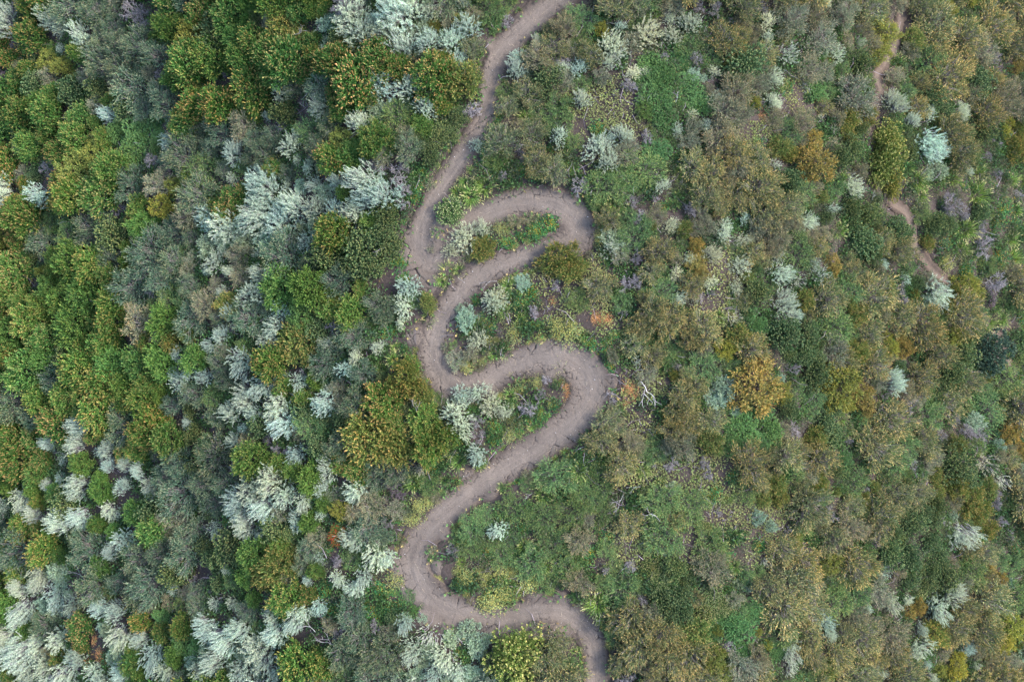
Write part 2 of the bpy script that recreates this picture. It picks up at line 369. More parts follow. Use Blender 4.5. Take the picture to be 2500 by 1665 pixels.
def p_fine(seed, n=760, hh=.75, L=.20, k=9, ln=.055, wd=.017, tipf=.4, nl=14, tipl=.035, branch=True):
    """fine needle-leaved twiggy shrub"""
    r = np.random.default_rng(seed); Lc = lobes(r, nl, hh); li = r.integers(0, nl, n)
    d = unit(dirs(r, n, .45) + .6 * unit(Lc * [1, 1, .2])[li]); O = Lc[li] + d * .24 * (.1 + .9 * r.random((n, 1))) - [0, 0, .14]
    Ls = L * (.5 + 1.1 * r.random(n) ** 1.5)
    body = shoot_leaves(O, d, Ls, k, ln, wd, r, .75)
    n2 = 200; q = unit(r.normal(size=(n2, 3))) * (.4 + .45 * r.random((n2, 1))); q[:, 2] = np.abs(q[:, 2]) * hh * .8 + .02
    inner = shoot_leaves(q, dirs(r, n2, .3), np.full(n2, .2), 5, ln * 1.5, wd * 1.7, r, .8)
    parts = {"foliage": mk("foliage", cat_(body, inner), M_NEEDLE, r, .40, .08)}
    sel = r.random(n) < tipf
    E = O[sel] + d[sel] * Ls[sel][:, None] * .8
    parts["flower_tips"] = mk("flower_tips", shoot_leaves(E, d[sel], np.full(sel.sum(), .13), 7, tipl, tipl * .5, r, .7), M_TIP, r, .3, .12)
    e_ = r.integers(0, n, 120); ends = O[e_] + d[e_] * (.12 + .14 * r.random((120, 1)))
    parts["branches"] = mk("branches", twig_part(r, ends, .010), M_TWIG, r, .25, .04, 6)
    return parts
def p_tuft(seed, nl=42, per=9, hh=.7, ln=.085, wd=.042, tipf=.9, k=7, tipn=6, tipl=.045, tight=.06, inner=500):
    """shrub whose crown is packed with separate leafy tufts"""
    r = np.random.default_rng(seed); big = lobes(r, 12, hh); n = nl * per
    v = unit(r.normal(size=(n, 3))); v[:, 2] = np.abs(v[:, 2]) * .9 + .1; v = unit(v); bi = r.integers(0, 12, n)
    O = big[bi] + v * .3 * [1, 1, .85] - [0, 0, .16]; D = unit(v + .5 * unit(big[bi] * [1, 1, .2]) + [0, 0, .25])
    body = shoot_leaves(O, D, np.full(n, .10) * (.7 + .6 * r.random(n)), k, ln, wd, r, 1.0)
    q = unit(r.normal(size=(inner, 3))) * (.35 + .5 * r.random((inner, 1))); q[:, 2] = np.abs(q[:, 2]) * hh * .85 + .02
    inn = shoot_leaves(q, dirs(r, inner, .3), np.full(inner, .12), 4, ln * 1.1, wd * 1.1, r, 1.0)
    parts = {"foliage": mk("foliage", cat_(body, inn), M_LEAF, r, .25, .08)}
    sel = r.random(n) < tipf
    parts["flower_tips"] = mk("flower_tips", shoot_leaves(O[sel] + D[sel] * .07, D[sel], np.full(sel.sum(), .05), tipn, tipl, tipl * .7, r, 1.3), M_TIP, r, .25, .08)
    parts["branches"] = mk("branches", twig_part(r, O[r.integers(0, n, 50)]), M_TWIG, r, .2, .04, 6)
    return parts
def p_dead(seed, main=10, hh=.75, th=.017, levels=(6, 5, 3), spread=.55):
    r = np.random.default_rng(seed); A = r.normal(size=(main, 3)) * [.06, .06, 0]; D = dirs(r, main, .55); L = .42; segs = []; rad = th
    for lv, k in enumerate((1,) + levels):
        A = np.repeat(A, k, 0); D = np.repeat(D, k, 0)
        if k > 1: D = unit(D + spread * r.normal(size=D.shape) + [0, 0, .05])
        B = A + D * (L * (.6 + .7 * r.random((len(A), 1)))) * [1, 1, hh]; B[:, 2] = np.maximum(B[:, 2], .02)
        mid = (A + B) / 2 + r.normal(size=A.shape) * L * .09
        segs += [tubes(A, mid, rad, rad * .85), tubes(mid, B, rad * .85, rad * .65)]
        A = B; L *= .60; rad *= .66
    return {"branches": mk("branches", cat_(*segs), M_TWIG, r, .25, .04, 6)}
def strips(P, W, r):
    """ribbons through points P (n,m,3) of width W"""
    n, m, _ = P.shape; d = unit(np.diff(P, axis=1, append=(2 * P[:, -1:] - P[:, -2:-1]))); s = unit(np.cross(d, r.normal(size=(n, 1, 3))))
    w = W * np.linspace(1, .12, m)[None, :, None]; V = np.stack([P - s * w, P + s * w], 2).reshape(-1, 3)
    b = (np.arange(n)[:, None] * m + np.arange(m - 1)[None]).reshape(-1, 1) * 2
    return V, b + np.array([[0, 1, 3, 2]])
def p_grass(seed, n=260, seedh=True, w=.015):
    r = np.random.default_rng(seed); th = r.random(n) * 6.283; rad = .22 * np.sqrt(r.random(n)); lean = .25 + .8 * r.random(n); L = .5 + .6 * r.random(n)
    t = np.linspace(0, 1, 5)[None, :]; out = rad[:, None] + (lean * L)[:, None] * t ** 1.4 * .9; az = th + r.normal(size=n) * .5
    z = (L[:, None] * .75) * (t - .55 * lean[:, None] * t ** 2.4)
    P = np.stack([rad[:, None] * np.cos(th)[:, None] * (1 - t) + out * np.cos(az)[:, None], rad[:, None] * np.sin(th)[:, None] * (1 - t) + out * np.sin(az)[:, None], np.maximum(z, .015)], -1)
    parts = {"blades": mk("blades", strips(P, w, r), M_BLADE, r, .3, .1, 10)}
    if seedh:
        q = P[::6]; parts["seed_heads"] = mk("seed_heads", shoot_leaves(q[:, -2], unit(q[:, -1] - q[:, -2]), np.full(len(q), .2), 6, .07, .028, r, .35), M_TIP, r)
    return parts
def p_dodder(seed):
    r = np.random.default_rng(seed); n, m = 330, 7
    p = np.c_[r.normal(size=(n, 2)) * .42, np.zeros(n)]; p[:, 2] = .42 * np.exp(-(p[:, 0] ** 2 + p[:, 1] ** 2)) * r.random(n) + .05
    P = [p]; d = dirs(r, n, .2)
    for j in range(m - 1):
        d = unit(d + .7 * r.normal(size=d.shape) + [0, 0, -.05]); q = P[-1] + d * .09; q[:, 2] = np.clip(q[:, 2], .02, .6); P.append(q)
    V, F = strips(np.stack(P, 1), .011, r)
    return {"threads": mk("threads", (V, F), M_TIP, r, .25, .1, 14), "branches": p_dead(seed + 1, 5, .6, .01, (3, 3))["branches"]}
def p_herb(seed, n=200, flat=.28, ln=.12, wd=.06, flowers=120, fl=.035, lobe=10, k=6):
    """low leafy weeds with small flowers"""
    r = np.random.default_rng(seed); c = r.normal(size=(n, 2)) * .4; c *= np.minimum(1, 1 / np.maximum(np.linalg.norm(c, axis=1), .01))[:, None]
    z = flat * np.clip(1 - (c ** 2).sum(1), .1, 1) * (.3 + .7 * r.random(n)); O = np.c_[c, z]
    body = shoot_leaves(O, dirs(r, n, .8), np.full(n, .09), k, ln, wd, r, 1.3, face=2); parts = {"foliage": mk("foliage", body, M_LEAF, r, .3, .12)}
    if flowers:
        q = np.c_[r.normal(size=(flowers, 2)) * .42, np.zeros(flowers)]; q[:, 2] = flat * np.clip(1 - (q ** 2).sum(1), .1, 1) + .05
        parts["flowers"] = mk("flowers", shoot_leaves(q, dirs(r, flowers, 1), np.full(flowers, .02), 4, fl, fl * .8, r, 1.6), M_TIP, r, .15, .08)
    parts["stems"] = mk("stems", tubes(np.c_[O[::3, :2] * .8, 0 * z[::3]], O[::3], .008, .004), M_TWIG, r, .2, .05, 6)
    return parts
def p_stick(seed):
    r = np.random.default_rng(seed); A = np.array([[-.8, 0, .05]]); D = unit(np.array([[1, .25 * r.normal(), .25]])); segs = []; L = .45; rad = .026
    for k in (1, 2, 2, 2):
        A = np.repeat(A, k, 0); D = np.repeat(D, k, 0); D = unit(D + .42 * r.normal(size=D.shape) * [1, 1, .5]); B = A + D * L * (.7 + .6 * r.random((len(A), 1)))
        m = (A + B) / 2 + r.normal(size=A.shape) * .035; segs += [tubes(A, m, rad, rad * .85), tubes(m, B, rad * .85, rad * .7)]; A = B; L *= .85; rad *= .7
    return {"branches": mk("branches", cat_(*segs), M_TWIG, r, .15, .03, 6)}

PROTO = {
 'spray': [p_spray(s) for s in (1, 2, 3, 4)],
 'cushion': [p_spray(s, nl=26, per=26, L=.13, k=7, ln=.065, wd=.03, hh=.72, tipf=.9, lr=.17, spread=1., tipn=5, tipl=.035) for s in (11, 12)],
 'plume': [p_plume(s) for s in (21, 22, 23)],
 'bareplume': [p_plume(s, n=85, k=8, bare=.68, ln=.07, wd=.018, tuft=2) for s in (31, 32)],
 'leafsage': [p_spray(s, nl=18, per=22, L=.22, k=7, ln=.10, wd=.045, hh=.7, tipf=0, lr=.2) for s in (35, 36)],
 'fine': [p_fine(s) for s in (41, 42, 43, 44)],
 'tuft': [p_tuft(s) for s in (51, 52)],
 'dotted': [p_tuft(61, nl=50, per=12, hh=.75, ln=.06, wd=.03, tipf=.45, k=8, tipn=7, tipl=.05, inner=1500)],
 'leafy': [p_tuft(s, nl=60, per=12, hh=.5, ln=.065, wd=.036, tipf=.25, k=8, tipl=.035) for s in (71, 72)],
 'dead': [p_dead(s) for s in (81, 82, 83)],
 'grass': [p_grass(s) for s in (91, 92)],
 'dodder': [p_dodder(s) for s in (101, 102)],
 'herb': [p_herb(s) for s in (111, 112)],
 'flowerweed': [p_herb(s, n=260, flat=.3, ln=.07, wd=.026, flowers=330, fl=.034, k=8) for s in (121, 122)],
 'stick': [p_stick(s) for s in (131, 132, 133)],
}
# kind: proto, name, category, group, look, foliage colour, tip colour, twig colour, height factor, colour jitter
K = {
 'L': ('spray', 'leafy_shrub', 'shrub', 'green leafy shrubs with rusty flower tips', 'rusty tipped green shrub', (98,130,58), (166,146,98), (96,84,76), 1.1),
 'S': ('plume', 'sagebrush', 'sagebrush', 'silvery sagebrush plants', 'silvery feathery sagebrush', (198,212,196), None, (165,162,164), 1.1),
 's': ('plume', 'sagebrush', 'sagebrush', 'silvery sagebrush plants', 'pale cream green sagebrush', (204,210,188), None, (165,160,155), 1.0),
 'u': ('leafsage', 'leafy_sagebrush', 'sagebrush', 'silvery sagebrush plants', 'blue green leafy sagebrush', (150,166,144), None, (140,135,135), .7),
 'w': ('bareplume', 'bare_sagebrush', 'sagebrush', 'silvery sagebrush plants', 'whitish bare sagebrush', (200,202,182), None, (172,166,168), .9),
 'C': ('fine', 'twiggy_shrub', 'shrub', 'olive twiggy shrubs with tan tips', 'olive twiggy shrub', (118,124,78), (204,180,120), (150,142,138), .98),
 'N': ('fine', 'fine_leaved_shrub', 'shrub', 'green fine leaved shrubs', 'green fine leaved shrub', (94,120,68), (144,154,92), (104,98,92), .5),
 'T': ('fine', 'dried_shrub', 'shrub', 'tan dried shrubs', 'tan dried twiggy shrub', (126,130,98), (184,168,132), (158,146,138), .95),
 'Q': ('tuft', 'tufted_shrub', 'shrub', 'tufted green shrubs', 'green tufted shrub', (86,110,66), (164,166,110), (112,104,98), 1.05),
 'q': ('tuft', 'tufted_shrub', 'shrub', 'tufted green shrubs', 'cream flowered tufted shrub', (92,116,58), (205,196,140), (120,110,100), .7),
 'Y': ('cushion', 'dome_shrub', 'shrub', 'rounded yellow green shrubs', 'rounded yellow green shrub', (124,132,62), (160,154,78), (96,84,76), .9),
 'y': ('cushion', 'dome_shrub', 'shrub', 'rounded yellow green shrubs', 'bright yellow shrub', (140,142,60), (180,166,78), (96,84,76), .9),
 'z': ('cushion', 'dome_shrub', 'shrub', 'rounded yellow green shrubs', 'lime green cushion shrub', (104,132,68), (124,148,80), (96,84,76), .9),
 'd': ('dotted', 'dotted_dome_shrub', 'shrub', 'flower dotted dome shrubs', 'yellow flowered dome shrub', (112,126,56), (190,180,108), (96,84,76), .95),
 'R': ('cushion', 'golden_shrub', 'shrub', 'golden brown shrubs', 'golden brown rounded shrub', (140,132,70), (184,154,88), (110,96,90), .9),
 'r': ('spray', 'golden_shrub', 'shrub', 'golden brown shrubs', 'gold tipped green shrub', (108,122,58), (166,148,88), (110,96,90), .9),
 'E': ('leafy', 'broadleaf_shrub', 'shrub', 'bright green broad leaved shrubs', 'bright broad leaved shrub', (98,132,72), (138,160,90), (96,90,80), .6),
 'K': ('leafy', 'dark_round_tree', 'tree', None, 'dark blue green round tree', (76,100,80), (152,168,130), (96,90,80), 1.1),
 'D': ('dead', 'dead_bush', 'dead bush', 'lilac grey dead bushes', 'lilac grey dead bush', None, None, (150,144,146), 1.1),
 'b': ('dead', 'dead_bush', 'dead bush', 'lilac grey dead bushes', 'dark brown grey dead bush', None, None, (112,100,106), .8),
 'P': ('spray', 'red_tipped_shrub', 'shrub', None, 'red flowered shrub', (104,112,50), (192,80,62), (110,96,90), .8),
 'O': ('dodder', 'orange_dodder', 'parasitic vine', 'orange dodder patches', 'bright orange dodder tangle', (214,160,106), None, (150,130,125), .8),
 'G': ('grass', 'grass_tuft', 'grass tuft', 'green grass tufts', 'bright green grass tuft', (124,156,74), (206,198,138), None, .8),
 'W': ('herb', 'leafy_weed', 'weed', 'low leafy weeds', 'low green leafy weed', (72,122,66), (206,170,60), (90,110,70), .7),
 'F': ('flowerweed', 'flowering_weed', 'weed', 'yellow flowering weeds', 'yellow flowered weed mound', (146,158,98), (198,190,112), (140,138,96), 1.0),
 'B': ('stick', 'bare_branch', 'branch', 'bare white branches', 'bare whitish branch', None, None, (160,156,156), .8),
}
# what stands where: photo centre x, y and crown radius in pixels of the photograph
A = {
'S': "18,55,35 125,50,30 152,62,26 205,95,30 155,120,14 270,280,22 575,375,28 570,435,14 410,345,20 15,465,32 105,480,28 40,365,15 655,285,14 690,225,22 865,45,36 885,78,34 975,38,48 1010,20,34 948,78,34 985,112,38 1100,100,32 1145,68,28 1120,155,22 1000,205,30 1040,265,26 880,300,26 785,265,30 650,480,42 715,350,26 730,392,14 755,412,18 640,440,38 700,450,13 770,450,18 825,445,22 895,440,45 925,480,42 868,515,36 822,515,28 775,505,30 722,505,34 640,530,44 690,545,36 890,392,10 1052,28,24 1130,12,18 1165,355,20 1260,170,22 1266,135,18 1310,100,14 1375,172,16 1412,168,20 1420,245,20 1365,335,22 1485,395,24 530,635,26 510,662,13 630,620,14 565,665,16 545,715,16 640,670,22 620,725,30 560,765,20 690,755,24 672,800,30 655,835,22 545,820,20 515,845,18 435,860,18 430,915,18 445,940,26 465,915,18 505,920,18 590,882,28 640,940,28 605,970,28 570,1005,28 625,1005,24 680,990,34 700,1030,30 600,1045,16 208,1040,26 195,1078,28 125,1080,20 270,1090,20 245,1105,16 460,1030,16 580,1075,22 890,735,14 800,840,20 870,870,20 845,903,22 925,850,18 730,935,22 795,985,30 800,952,18 1000,702,28 985,750,22 978,790,14 1115,1020,36 1125,1055,24 1165,1108,26 155,1118,14 150,1162,15 122,1182,18 197,1183,34 55,1215,28 92,1252,22 158,1272,36 205,1258,26 305,1190,22 312,1132,18 270,1138,18 345,1152,18 370,1192,22 275,1250,24 308,1318,26 278,1345,22 525,1290,20 640,1305,20 590,1230,34 625,1195,34 668,1175,36 655,1232,36 700,1210,32 10,1235,20 15,1375,16 100,1400,28 55,1435,24 95,1432,22 137,1455,28 62,1482,28 48,1515,22 180,1480,28 152,1560,30 60,1590,42 30,1560,28 95,1570,30 70,1640,30 190,1612,28 250,1480,25 288,1497,28 350,1560,24 430,1440,14 372,1600,34 405,1640,28 300,1642,26 235,1645,28 530,1475,18 575,1472,20 512,1530,32 590,1535,30 550,1560,28 530,1612,34 495,1642,28 645,1585,40 675,1545,30 605,1640,30 680,1640,24 560,1385,14 725,1112,24 800,1140,26 870,1195,26 790,1195,20 740,1222,22 785,1257,15 725,1270,20 865,1315,28 920,1358,28 948,1362,18 830,1415,18 885,1408,22 865,1435,18 755,1415,16 780,1365,16 742,1490,26 722,1515,24 780,1482,18 670,1508,20 620,1585,26 985,1522,20 1010,1590,28 1085,1605,32 1115,1640,26 1065,1640,26 960,1650,18 870,1510,14 1218,1292,20 1815,535,15 1770,550,18 1764,572,18 2265,350,34 2285,370,26 2180,255,26 2225,298,22 2265,282,18 2340,275,20 2360,415,14 2080,455,24 2030,510,16 1970,540,20 2155,1395,18 2175,1470,26 2210,1460,14 2290,1487,28 2322,1450,26 2245,1530,18 2115,1485,12 2010,1522,20 2022,1550,18 2245,1580,28 2355,1580,18 2258,1620,14 2150,1640,14 2380,1620,14 2270,1650,14 1896,625,18 1986,643,16 2150,643,14 2207,682,13 1911,750,32 1943,768,14 1515,65,14 1125,970,22 1165,960,26 2098,105,14 2095,72,9",
's': "1495,108,28 1482,148,20 1580,88,36 1645,92,20 1635,48,16 1870,58,20 1872,100,18 1545,180,16 1578,175,12 1745,175,16 1750,243,22 1690,280,14 1650,315,18 1725,312,17 1522,332,24 1460,362,32 1615,455,20 1645,545,16 1885,188,24 1885,252,18 1130,578,30 1100,612,20 1178,558,22 1205,738,30 1165,830,24 1200,990,26 1230,1000,20 1682,628,16 1735,621,22 1732,686,18 1807,653,26 1796,700,16 1810,589,18 1832,578,14 1653,668,18 1660,725,18 1634,557,16 2010,8,14 2165,30,9 2040,130,20 2018,120,11 1928,1590,26 1218,728,22 1565,210,9 1565,240,9",
'u': "1137,780,28 1130,760,18 1768,950,32 1746,978,24 1795,1004,16 1275,689,20 1290,180,12 1140,1545,28 1100,1560,22 1165,1580,26 1500,585,30 1850,1265,22 1880,1285,16 2285,412,26 2260,430,18 1690,182,16 1714,190,12 1800,425,9 1800,1425,14 1825,1432,14 985,1510,16 1260,1555,14 1190,1560,16 1030,1510,14 1903,925,16 1411,814,8",
'w': "1920,130,36 1510,142,30 1490,605,28 1557,878,22 1793,778,20 1025,1140,24 1050,1550,30 1965,212,18 1890,405,20 2000,675,26 1946,686,24 1860,1640,24 1925,1632,24 2400,1130,36 2440,1170,28 2035,320,18 2005,290,14 1764,552,20 1695,735,14 1871,660,14 1870,1370,18 1005,1590,20",
'D': "340,25,46 352,55,30 118,418,32 850,22,44 1150,265,28 1236,48,20 975,410,34 985,452,32 1375,148,22 1270,370,14 1225,430,18 1415,455,28 1600,482,16 1500,225,12 1557,628,24 1543,690,32 1289,996,30 1318,966,20 1336,925,18 1300,764,22 1714,728,18 1496,975,20 1640,1135,26 1725,1130,24 1728,1162,16 1540,1382,20 1480,1395,16 1570,1462,20 1780,1580,22 2320,498,40 2352,520,26 2430,148,26 2485,480,20 2408,385,24 2390,560,30 2400,600,34 2428,690,34 2296,1064,22 1936,900,26 1943,1046,28 2295,1260,22 2440,1275,24 2140,1322,20 1920,1298,16 825,1370,22 1105,1345,22 555,180,14 40,8,28 380,1125,12 740,910,16 880,510,16 370,395,30 2071,1079,16 1780,52,16 1855,255,14 1835,255,16 1653,896,16 2110,668,12 1470,1040,12",
'b': "10,180,38 425,422,26 970,1200,34 945,1225,24 820,1370,20 505,1012,18 1221,814,16 460,30,18 45,110,26 2440,175,20 2421,729,26 395,580,14 1560,480,18 600,925,14 1745,60,12 185,1340,20",
'O': "1457,776,17 1482,780,18 1380,945,17 1386,968,14 1374,928,11 1536,950,20 1527,985,12 1547,972,10 1858,282,14 1853,262,10 232,1562,14 247,1600,17 220,1622,14 262,1618,11 1350,735,10 1492,720,12",
'K': "2414,860,56",
'P': "826,1308,22",
'd': "1262,1602,60 2168,345,48 2155,405,52 2180,450,36",
'Y': "120,150,36 155,165,30 192,192,17 475,92,52 2155,85,36 2145,135,28 1740,1605,42 1765,1645,30 2357,704,40 2386,722,24 2040,940,58 1907,961,30 430,455,25 835,1245,28 15,560,45 190,420,50 235,380,38 840,345,34 1750,1540,18 2321,821,28 520,45,24",
'y': "400,505,36 105,665,18 2462,1525,44 2448,1575,30 2330,1625,34 1870,1575,16 1852,1542,14 2450,325,20 2462,300,15 1768,855,28 2165,820,14 2172,850,22 95,848,9 1470,75,20 2064,988,24 1840,250,18",
'z': "740,772,42 915,8,18 1575,270,22 130,120,18",
'R': "1843,948,62 1862,890,26 1990,400,56 1985,345,26 2206,850,24 2196,818,18 2100,965,40 2106,1010,26 320,545,20 2490,148,18 2478,168,18 2240,1480,24 2218,1492,18 2415,1388,18 2445,1412,18 2029,638,26 2034,662,18 1700,640,26 1712,668,22 2461,1057,28 2485,1090,20 2490,1112,20 1700,600,22",
'r': "1130,200,46 735,838,48 1370,630,44 1395,655,32 1178,608,28 1045,740,22 910,1065,58 965,1090,46 990,925,46 1025,960,34 880,1040,34 1890,1185,28 1902,1212,22 1862,1218,22 2105,1218,18 2112,1238,16 2330,1190,30 2360,1222,34 2388,1245,28 2380,1278,24 2408,1190,26 2290,1200,20 2040,1200,14 2070,290,28 2112,285,26 2065,330,24 2329,721,20 2230,720,14 1736,1078,34 680,1382,46 645,1405,38 712,1352,28 1130,60,24 1060,60,16 700,60,40 720,90,30 560,750,30 425,835,28 2135,1188,14",
'Q': "945,525,36 955,600,30 882,608,42 905,652,40 930,570,34 860,650,30 1050,380,30 1028,345,24 1115,290,26 830,95,26 878,118,34 2100,589,40 2125,615,32 2186,564,34 2222,566,16 2180,1300,22 2192,1322,20 2270,1322,26 2292,1362,28 2302,1402,32 2272,1392,24 2255,1425,28 2250,1250,24 2275,1262,24 2220,1412,22 960,345,26 520,1365,24 500,1335,24 540,1420,20 1920,1000,26 2010,1030,30 2030,1060,26 1000,1060,26 980,1000,22 2230,330,16",
'q': "1100,515,30 1590,1385,24 1608,1412,22 1560,1405,16 1632,1422,24 1722,1290,18 1702,1272,14 1735,1458,26 1755,1475,22 1720,1500,32 1692,1430,14 1780,1490,20 2242,1445,22 2290,1440,16 1010,985,14",
'E': "330,370,38 290,322,35 380,300,24 1590,152,30 1622,185,40 1602,225,38 1565,195,24 1600,370,34 1829,764,28 1850,800,28 1814,1050,40 1800,1540,40 1832,1500,30 1742,1545,26 450,1565,34 400,1510,28 1018,1480,22 990,1458,24 1660,140,24 1985,220,34 2040,235,24 1860,1090,22 2060,1120,26 480,1580,24",
'G': "1080,395,22 1065,432,20 1182,455,30 1150,478,28 1118,468,24 1090,662,28 1078,690,20 960,880,28 930,900,22 1045,775,26 1597,30,24 2192,150,26 2160,218,18 2240,440,34 2252,475,30 2390,475,36 2360,560,34 2350,610,30 1371,896,18 1246,968,24 1120,1130,28 1100,1105,24 1085,1175,16 1460,1480,34 1570,1150,26 1775,1222,20 1790,1312,26 1345,1362,16 1230,760,26 1235,860,24 1205,865,18 910,470,12 2420,790,30 2450,780,26 1120,660,18 1700,1170,16 1400,1590,12 660,1440,20 1700,370,12 2050,565,22 1370,500,10 1135,445,20 1085,760,14 1270,780,20",
'W': "1300,560,22 1235,590,20 1190,600,18 1330,570,20 1010,482,24 1020,455,22 1345,545,34 1310,560,26 1370,560,24 1270,575,20 1446,836,20 1457,860,17 1493,893,20 1430,850,16 1353,990,20 1360,1010,16 1325,1050,22 1305,1068,18 1100,825,16 975,640,22 985,680,22 960,590,16 1040,1470,8 1290,1505,18 1350,1520,16 1375,1540,20 1280,1290,22 1190,1450,14 1120,1432,20 1070,1268,6 1050,1284,6 1440,1350,26 1500,600,18 975,1270,14 1480,640,18 1210,895,10 1160,1100,12 1080,1290,5 1062,1345,6 1155,1520,7 1182,1540,7 1225,1540,8 1010,1425,6 1100,1530,6 1290,1025,16 1020,560,6 1035,585,5 1062,560,6 1075,590,7 1040,620,6 1005,640,7 1010,620,6 1030,660,7 990,570,8 1285,905,6 1400,930,6 1250,920,6 1170,1145,7 1215,1130,6 1175,1205,8 1208,1190,7 985,540,10 1230,845,14",
'F': "1225,560,22 1255,600,18 1290,585,16 1005,1265,28 1020,1238,24 1045,1225,18 972,1345,20 965,1420,26 1205,1468,32 1235,1450,28 1175,1470,24 1140,1412,26 1068,1412,14 1075,1315,14 1090,1450,14 1390,815,32 1360,800,28 1320,825,22 1290,840,18 1395,795,20 1245,915,18 1270,950,24 1385,995,20 1240,1060,20 1180,880,16 1140,895,20 1105,900,16 1310,935,18 1240,1480,18 1190,1490,16 1345,985,14 1250,460,12 950,565,12 1400,560,10 1350,495,8 2310,640,24",
'T': "1410,1318,30 1436,1272,18 1415,1422,34 1735,1382,40 1770,270,42 1530,372,30 1680,345,24 1543,1078,28 1557,1098,24 1510,1090,16 1510,1030,14 1880,570,38 1900,590,30 1850,1600,28 1380,70,34 1080,120,22 1090,40,24 1490,1230,10 1730,220,18 1495,870,16 1150,860,22 1115,880,22 1090,850,14",
'C': "250,150,45 450,1200,56 505,1178,42 530,1225,34 400,1350,40 380,1420,45 300,1420,34 345,1455,36 490,1440,30 920,1165,34 900,1290,38 930,1315,28 860,1490,40 880,1560,48 835,1600,42 760,1340,28 1330,1605,46 1360,1570,34 1560,1570,45 1625,1600,45 1520,1610,34 1915,1490,50 1960,1370,48 2100,1560,45 2040,1600,40 2180,1600,40 1610,614,40 1593,764,42 1565,797,36 1632,785,36 1718,800,40 1695,830,34 1550,838,34 1595,868,30 1668,971,38 1695,945,32 1640,1050,32 1486,1036,36 1466,1072,34 1735,1025,34 1310,400,42 1350,120,34 1290,230,34 1240,260,26 430,640,40 400,690,38 470,700,36 540,780,30 480,960,34 560,930,26 1000,1250,14 2400,1350,32 2330,1530,40 2350,1490,34 2400,280,38 2280,60,46 2350,90,46 2420,60,44 1300,330,34",
'B': "735,75,18 778,75,14 173,26,10 740,265,12 236,732,10 222,770,10 335,840,12 190,1400,26 1192,700,20 1008,990,20 1595,958,38 790,1565,28 748,1530,26 1512,1235,26 1580,1262,26 2322,1328,14 1545,1195,20 1290,1210,14 1130,680,12 1275,370,18 1150,590,14 1640,240,14 928,622,16 1720,80,8 2120,478,12",
}
GRID = """
LLCLLLLLSSSCNCCCCCCTTTCCC
LLCCLLLLLLLCNCCCECCTCCCTC
LLLCLLLCLSLNNCggECTgTNQQT
LLLECCCCLCQGCNggNTgCQNQQC
LLLCLLSSSDWGNCNNNTTCNQNGG
LCCLCSSSLQ..WWNCCCTTQQNQG
LLLLCCCLLQW.NggCCgCCQCCGN
LLLCCCSLLCNWWggCCgCCCCCQN
LLLLLCLLCG.WFFWNNCCQCCCQN
LLLLLCSLCLL.FW.gCNCNQCCCN
LLLLCCCCQLLDW.NgCEECNCCCC
LLLLCCSLLCN..NNgggCCCNCQC
LLLLCNSLCCFNNNNNgggCCCQCC
LLLCCQLCNC.NNNNggNgCCCQCN
LSLCCCLLWW.FFNNNQNNTNTQCC
SLSLLSCLCCSW.W.CCEECTTCCC
SSSLSSSLCCSSQC.CCQTNCTCYT
""".split()
R_FILL = {'L': 46, 'C': 47, 'N': 42, 'T': 44, 'S': 34, 'Q': 40, 'E': 36, 'D': 26, 'G': 28, 'W': 24, 'F': 24, 'Y': 38, 'g': 26}
def cell(px, py):
    px = px + 30 * (vnoise(px / 60, py / 60) - .5) * 2; py = py + 30 * (vnoise(px / 60 + 9, py / 60 + 5) - .5) * 2
    return GRID[int(min(max(py // 100, 0), 16))][int(min(max(px // 100, 0), 24))]
def clear_px(px, py):
    x, y, z = ray(np.array([px]), np.array([py])); return float(samp(FT, x, y)[0]), float(samp(FB, x, y)[0]), float(samp(FS, x, y)[0])
plants = []     # kind, px, py, r, fixed
for k, s in A.items():
    for e in s.split():
        a, b, c = map(float, e.split(',')); plants.append([k, a, b, c, True])
rr = random.Random(5)
cells_ = {}
def addc(p): cells_.setdefault((int(p[1] // 100), int(p[2] // 100)), []).append(p)
for p in plants: addc(p)
def fits(k, px, py, r, f):
    fs_ = 'SsuwDOPzyBdFWGR'
    for i in range(-1, 2):
        for j in range(-1, 2):
            for q in cells_.get((int(px // 100) + i, int(py // 100) + j), ()):
                if q[3] < 12: continue
                if math.hypot(px - q[1], py - q[2]) < (f + (.12 if (q[4] and q[0] in fs_) else 0)) * (r + q[3]): return False
    return True
NT = 24000
cpx = np.array([rr.uniform(-60, 2560) for _ in range(NT)]); cpy = np.array([rr.uniform(-50, 1715) for _ in range(NT)])
cx, cy, cz = ray(cpx, cpy); cft = samp(FT, cx, cy); cfb = samp(FB, cx, cy); cfs = samp(FS, cx, cy)
NAMEC = {}
for p in plants: NAMEC[K[p[0]][1]] = NAMEC.get(K[p[0]][1], 0) + 1
